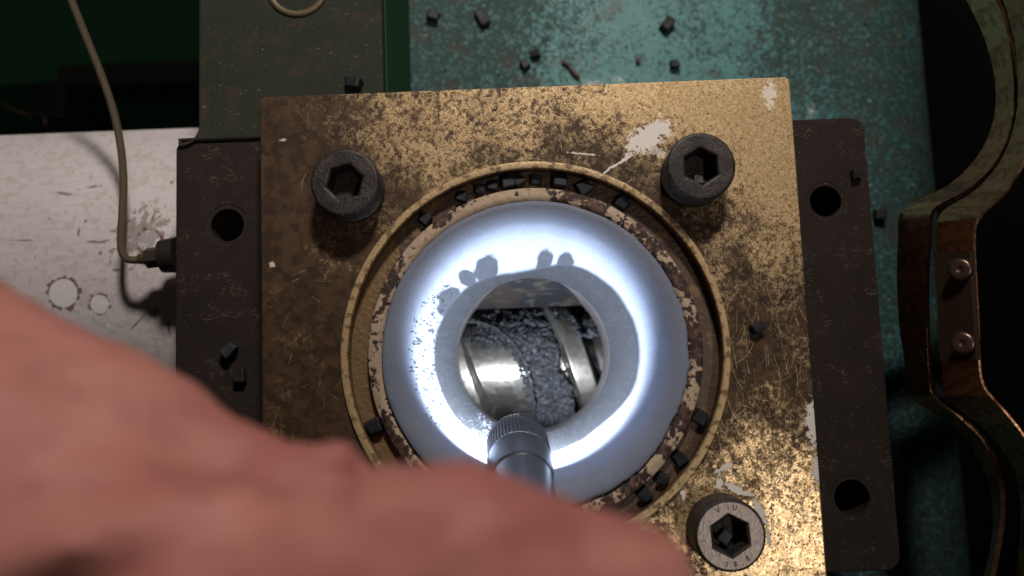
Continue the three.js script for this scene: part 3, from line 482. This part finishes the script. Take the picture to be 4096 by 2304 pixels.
{ const c = [[2250, 245], [2275, 262], [2290, 285], [2318, 312]].map(([x, y]) => P(x, y, Y_BED + 0.0012)); solo('plastic_flake', new THREE.TubeGeometry(new THREE.CatmullRomCurve3(c), 20, 0.0011, 7), mat(0.07, 0.04, 0.035, 0.6), 'thin brown plastic sliver lying on the teal bed', 'flake'); }
pellet(1412, 336, Y_NECK, 'black pellet on the painted neck against the brass edge', undefined, 1.15);
pellet(3426, 700, Y_FLANGE, 'black pellet on the dark flange above its bolt hole', undefined, .9);
pellet(3028, 1308, 0, 'black pellet alone on the brown brass face', undefined, .95);
pellet(915, 1400, Y_FLANGE, 'larger black pellet on the dark flange by the hand', undefined, 1.25, M.pelletGrey);
pellet(957, 1503, Y_FLANGE, 'smaller black pellet on the dark flange touching the hand', undefined, 1.0);
const G2 = 'pellets caught in the collar groove', gl = 'dark plastic pellet caught in the collar groove on the side of the teal bed';
{
  const inGroove = (deg, s, m, label = gl) => { const a = deg * Math.PI / 180, o = solo('plastic_pellet', pelletGeos[Math.floor(rnd() * 5)], m ?? M.pelletDark, label, 'pellet', G2); const R = 0.0594; o.position.set(Math.cos(a) * R, -0.005 + 0.0017 * s, Math.sin(a) * R); o.rotation.set(rr(-.2, .2), -a + rr(-.7, .7), rr(-.2, .2)); o.scale.set(s * 1.05, s, s * 1.12); };
  for (const d of [-128, -112, -107.5, -101.5, -96.5, -92, -87, -80.5, -70, -58]) inGroove(d + rr(-1.2, 1.2), rr(0.7, 1.1));
  for (const d of [157.5, 140]) inGroove(d, 1.1, M.pellet, 'black pellet lying in the bare brass stretch of the collar groove');
  for (const d of [47, 54, 38, 24]) inGroove(d + rr(-.6, .6), rr(0.8, 1.05), undefined, 'dark pellet in the collar groove on the side of the worn stamped bolt');
}
{
  const b = boltSpots[2], lab = 'dark pellet wedged in the worn stamped bolt socket';
  for (const [dx, dz, y, s, r] of [[-0.0030, -0.0024, 0.0063, 1.0, .6], [-0.0004, 0.0014, 0.0066, 1.0, .9], [0.0006, 0.0045, 0.0056, .7, .3]]) { const o = solo('plastic_pellet', pelletGeos[1], M.pelletGrey, lab, 'pellet', 'pellets in the worn bolt socket'); o.position.set(b.x + dx, y, b.z + dz); o.rotation.set(0, r, 0); o.scale.setScalar(s); }
  const c = boltSpots[1], o = solo('plastic_pellet', pelletGeos[2], M.pelletGrey, 'dark pellet inside the black bolt socket beside the pale patch', 'pellet'); o.position.set(c.x + 0.0004, 0.0058, c.z + 0.003); o.scale.setScalar(.8);
}

// ---------------------------------------------------------------- torch
const TORCH_TILT = 18 * Math.PI / 180, torchEnd = P(2068, 1755, -0.0048);
const torchAxis = vec(0.03, Math.cos(TORCH_TILT), Math.sin(TORCH_TILT)).normalize();
{
  const t = thing('flashlight', 'slim black flashlight with knurled head shining down into the funnel', 'flashlight', torchEnd.toArray());
  t.quaternion.setFromUnitVectors(vec(0, 1, 0), torchAxis);
  mesh('bezel', lathe([[7.6, 1.0], [8.4, 0.0], [9.0, 0.2], [9.7, 2.6], [10.0, 4.2], [9.7, 4.5], [9.6, 5.0]], 80), M.torchRing, t);
  const kn = lathe([[9.6, 5.0], [10.3, 5.2], [10.45, 5.8], [10.2, 6.2], [10.2, 6.8], [10.25, 8], [10.3, 10], [10.3, 12], [10.3, 14], [10.3, 16], [10.25, 17.4], [10.0, 17.8]], 420), p = kn.attributes.position;
  for (let i = 0; i < p.count; i++) { const x = p.getX(i), y = p.getY(i) * 1000, z = p.getZ(i), th = Math.atan2(z, x); if (y > 6.5 && y < 17.6) { const k = 1 - 0.04 * (0.5 + 0.5 * Math.cos(th * 52)); p.setX(i, x * k); p.setZ(i, z * k); } }
  kn.computeVertexNormals(); mesh('knurled_head', kn, M.torch, t);
  mesh('neck', lathe([[10.0, 17.8], [10.1, 18.4], [10.1, 24], [9.9, 28], [9.6, 31], [9.5, 32.2], [9.1, 32.6]], 80), M.torch, t);
  mesh('barrel', lathe([[9.1, 32.6], [9.25, 33], [9.25, 146], [8.6, 148], [0, 148]], 80), M.torch, t);
  const lensM = new THREE.MeshStandardMaterial({ color: 0xffffff, emissive: new THREE.Color().setRGB(0.80, 0.88, 1), emissiveIntensity: 8, roughness: 0.2 });
  const lens = new THREE.CylinderGeometry(0.0070, 0.0070, 0.0008, 40); lens.translate(0, 0.0022, 0); mesh('lamp_lens', lens, lensM, t);
  const sp = new THREE.SpotLight(new THREE.Color().setRGB(0.80, 0.88, 1), TORCH_CD, 0, 86 * Math.PI / 180, 0.25, 2); sp.name = 'torch_lamp'; sp.castShadow = true; sp.shadow.radius = 0.2;
  sp.position.set(0, -0.0004, 0); sp.target.position.set(0, -0.1, 0); t.add(sp); t.add(sp.target); sp.target.name = 'torch_aim';
}

// ---------------------------------------------------------------- hand
{
  const n = 112, size = 0.128, ctr = vec(NX - 0.075, 0.128, NZ + 0.036);   // half edge and centre of the grid
  const bones = [];   // [a, b, ra, rb] in mm from the point under the lens
  const B = (a, b, ra, rb, k = 5) => bones.push([vec(...a), vec(...b), ra, rb, k]);
  const wr = [-112, 130, 2];
  B([-215, 134, -36], wr, 31, 25, 10); B([-210, 120, -32], [-112, 118, 4], 30, 24, 10);
  const car = [[-98, 138, -5], [-100, 130, 1], [-101, 120, 9], [-101, 112, 17]], mcp = [[-30, 140, 21.8], [-28, 124, 31], [-33, 108, 45], [-40, 94, 56]], mr = [11, 11, 10.5, 9.5];
  for (let i = 0; i < 4; i++) { B(wr, car[i], 24, 15 - i * 0.5, 8); B(car[i], mcp[i], 16 - i * 0.8, mr[i], 7); }
  for (let i = 0; i < 3; i++) B(mcp[i].map((v, k) => lerp(car[i][k], v, 0.55)), mcp[i + 1].map((v, k) => lerp(car[i + 1][k], v, 0.55)), 12, 12, 7);
  const pip = [[13, 138, 48], [16, 121, 48], [13, 105, 49], [8, 91, 51]], dip = [[22, 137, 72], [22, 120, 68], [20, 104, 63], [16, 90, 58]], tip = [[6, 137, 88], [5, 120, 83], [4, 104, 77], [3, 91, 71]], fr = [9.3, 9.4, 8.8, 7.8];
  for (let i = 0; i < 4; i++) { B(mcp[i], pip[i], mr[i] - 1.0, fr[i], 3); B(pip[i], dip[i], fr[i], fr[i] - 1, 2); B(dip[i], tip[i], fr[i] - 1, fr[i] - 1.8, 2); }
  // thumb laid over the index finger, thenar behind it
  B([-96, 142, 8], [-84, 148, 12], 18, 16, 9); B([-84, 148, 12], [-44, 157, 25], 16.5, 13.5, 8); B([-44, 157, 25], [-8, 161, 26.5], 13.6, 13.6, 5); B([-8, 161, 26.5], [13, 156, 32.5], 13.4, 11, 4);
  B([-32, 140, 22.5], [-12, 156, 29], 9.6, 10, 9); B([-80, 132, 22], [-40, 128, 46], 16, 12, 9); B([-46, 150, 30], [-30, 140, 40], 11, 10, 8);
  const X = (px, py, y) => { const p = P(px, py, y); return [p.x - NX, p.z - NZ].map((v) => v * 1000); };
  const creases = [[[330, 2330], [640, 2230], [1000, 2085], [1330, 1985], 2.4, 4.5], [[-50, 1905], [330, 1840], [700, 1745], [900, 1700], 1.8, 7], [[-50, 2090], [400, 1990], [800, 1900], [1100, 1870], 1.2, 4], [[200, 1560], [500, 1500], [760, 1470], [800, 1470], 1.0, 5], [[1700, 2360], [1900, 2180], [2150, 2120], [2300, 2110], .5, 2.5], [[1250, 2260], [1400, 2140], [1560, 2060], [1700, 2030], .8, 3]].map((c) => ({ pts: c.slice(0, 4).map(([x, y]) => X(x, y, 0.158)), d: c[4], w: c[5] }));
  const segD = (x, z, a, b) => { const ux = b[0] - a[0], uz = b[1] - a[1], t = clamp(((x - a[0]) * ux + (z - a[1]) * uz) / (ux * ux + uz * uz)); return Math.hypot(x - a[0] - ux * t, z - a[1] - uz * t); };
  const pre = bones.map(([a, b, ra, rb, k]) => { const u = b.clone().sub(a); return [a.x, a.y, a.z, u.x, u.y, u.z, u.lengthSq(), ra, rb, k]; });
  const field = (x, y, z) => {
    let d = 1e3;
    for (const [ax, ay, az, ux, uy, uz, l2, ra, rb, k] of pre) { const px = x - ax, py = y - ay, pz = z - az, t = clamp((px * ux + py * uy + pz * uz) / l2), e = Math.hypot(px - ux * t, py - uy * t, pz - uz * t) - ra - (rb - ra) * t; const h = Math.max(k - Math.abs(d - e), 0) / k; d = Math.min(d, e) - h * h * k * 0.25; }
    if (Math.abs(d) < 8 && y > 120) for (const c of creases) { let q = 1e9; for (let i = 0; i < 3; i++) q = Math.min(q, segD(x, z, c.pts[i], c.pts[i + 1])); d += 1.5 * c.d * Math.exp(-(q * q) / (c.w * c.w)); }
    if (Math.abs(d) < 6) d += 0.8 * (fbm(x * 0.16 + y * 0.1, z * 0.2 + y * 0.12, 3, 311) - 0.5) + 2.2 * (fbm((x * 0.9 - z * 0.43) * 0.045, (x * 0.43 + z * 0.9) * 0.17 + y * 0.05, 3, 317) - 0.5);
    return d;
  };
  const mc = new MarchingCubes(n, mat(1, 1, 1), false, false, 260000), N = n;
  mc.isolation = 0;
  const at = (i, c) => (c + (i - N / 2) / (N / 2) * size) * 1000, Q = 4, reach = Q * size / N * 1000 * 1.8 + 6;
  for (let k = 0; k < N; k += Q) for (let j = 0; j < N; j += Q) for (let i = 0; i < N; i += Q) {
    const d0 = field(at(i + 1.5, ctr.x - NX), at(j + 1.5, ctr.y), at(k + 1.5, ctr.z - NZ)), far = Math.abs(d0) > reach;
    for (let c = k; c < Math.min(N, k + Q); c++) for (let b = j; b < Math.min(N, j + Q); b++) for (let a = i; a < Math.min(N, i + Q); a++) mc.field[a + b * N + c * N * N] = far ? -d0 : -field(at(a, ctr.x - NX), at(b, ctr.y), at(c, ctr.z - NZ));
  }
  mc.update();
  const cnt = mc.count, pos = mc.positionArray.slice(0, cnt * 3);
  for (let i = 0; i < cnt; i++) { pos[3 * i] = pos[3 * i] * size + ctr.x; pos[3 * i + 1] = pos[3 * i + 1] * size + ctr.y; pos[3 * i + 2] = pos[3 * i + 2] * size + ctr.z; }
  let g = new THREE.BufferGeometry(); g.setAttribute('position', new THREE.BufferAttribute(pos, 3)); g = mergeVertices(g, 1e-5); g.computeVertexNormals();
  const p = g.attributes.position, col = new Float32Array(p.count * 3);
  for (let i = 0; i < p.count; i++) { const x = p.getX(i) * 1000, y = p.getY(i) * 1000, z = p.getZ(i) * 1000, m = fbm(x * 0.045 + y * 0.02, z * 0.06 + y * 0.03, 4, 301), f = fbm(x * 0.3, z * 0.3 + y * 0.3, 3, 305), c = mix3(mix3([0.275, 0.092, 0.074], [0.35, 0.138, 0.110], sstep(0.3, 0.7, m)), [0.20, 0.056, 0.048], sstep(0.5, 0.75, f) * 0.4); col.set(c, i * 3); }
  g.setAttribute('color', new THREE.BufferAttribute(col, 3));
  solo('person', g, new THREE.MeshPhysicalMaterial({ color: 0xffffff, vertexColors: true, roughness: 0.68, sheen: 0.15, sheenColor: new THREE.Color().setRGB(0.6, 0.3, 0.25), sheenRoughness: 0.5 }), 'bare hand gripping the flashlight with its thumb over the index finger', 'person');
}

// ---------------------------------------------------------------- workshop lamps
for (const l of LAMPS) {
  const t = thing('strip_lamp', l.label, 'lamp', l.at); t.lookAt(0, -0.02, 0);   // +z of the group looks at the work
  const shell = new RoundedBoxGeometry(l.w + 0.03, l.h + 0.03, 0.03, 2, 0.006); shell.translate(0, 0, -0.02); mesh('lamp_housing', shell, mat(0.6, 0.6, 0.6, 0.5), t);
  const d = new THREE.BoxGeometry(l.w, l.h, 0.003); d.translate(0, 0, -0.003); mesh('lamp_diffuser', d, new THREE.MeshStandardMaterial({ color: 0xffffff, emissive: LAMP_WARM, emissiveIntensity: 2, roughness: 0.6 }), t);
  const r = new THREE.RectAreaLight(LAMP_WARM, l.power, l.w, l.h); r.name = 'lamp_glow'; r.position.z = 0.002; r.rotation.y = Math.PI; t.add(r);
}
renderer.render(scene, camera);
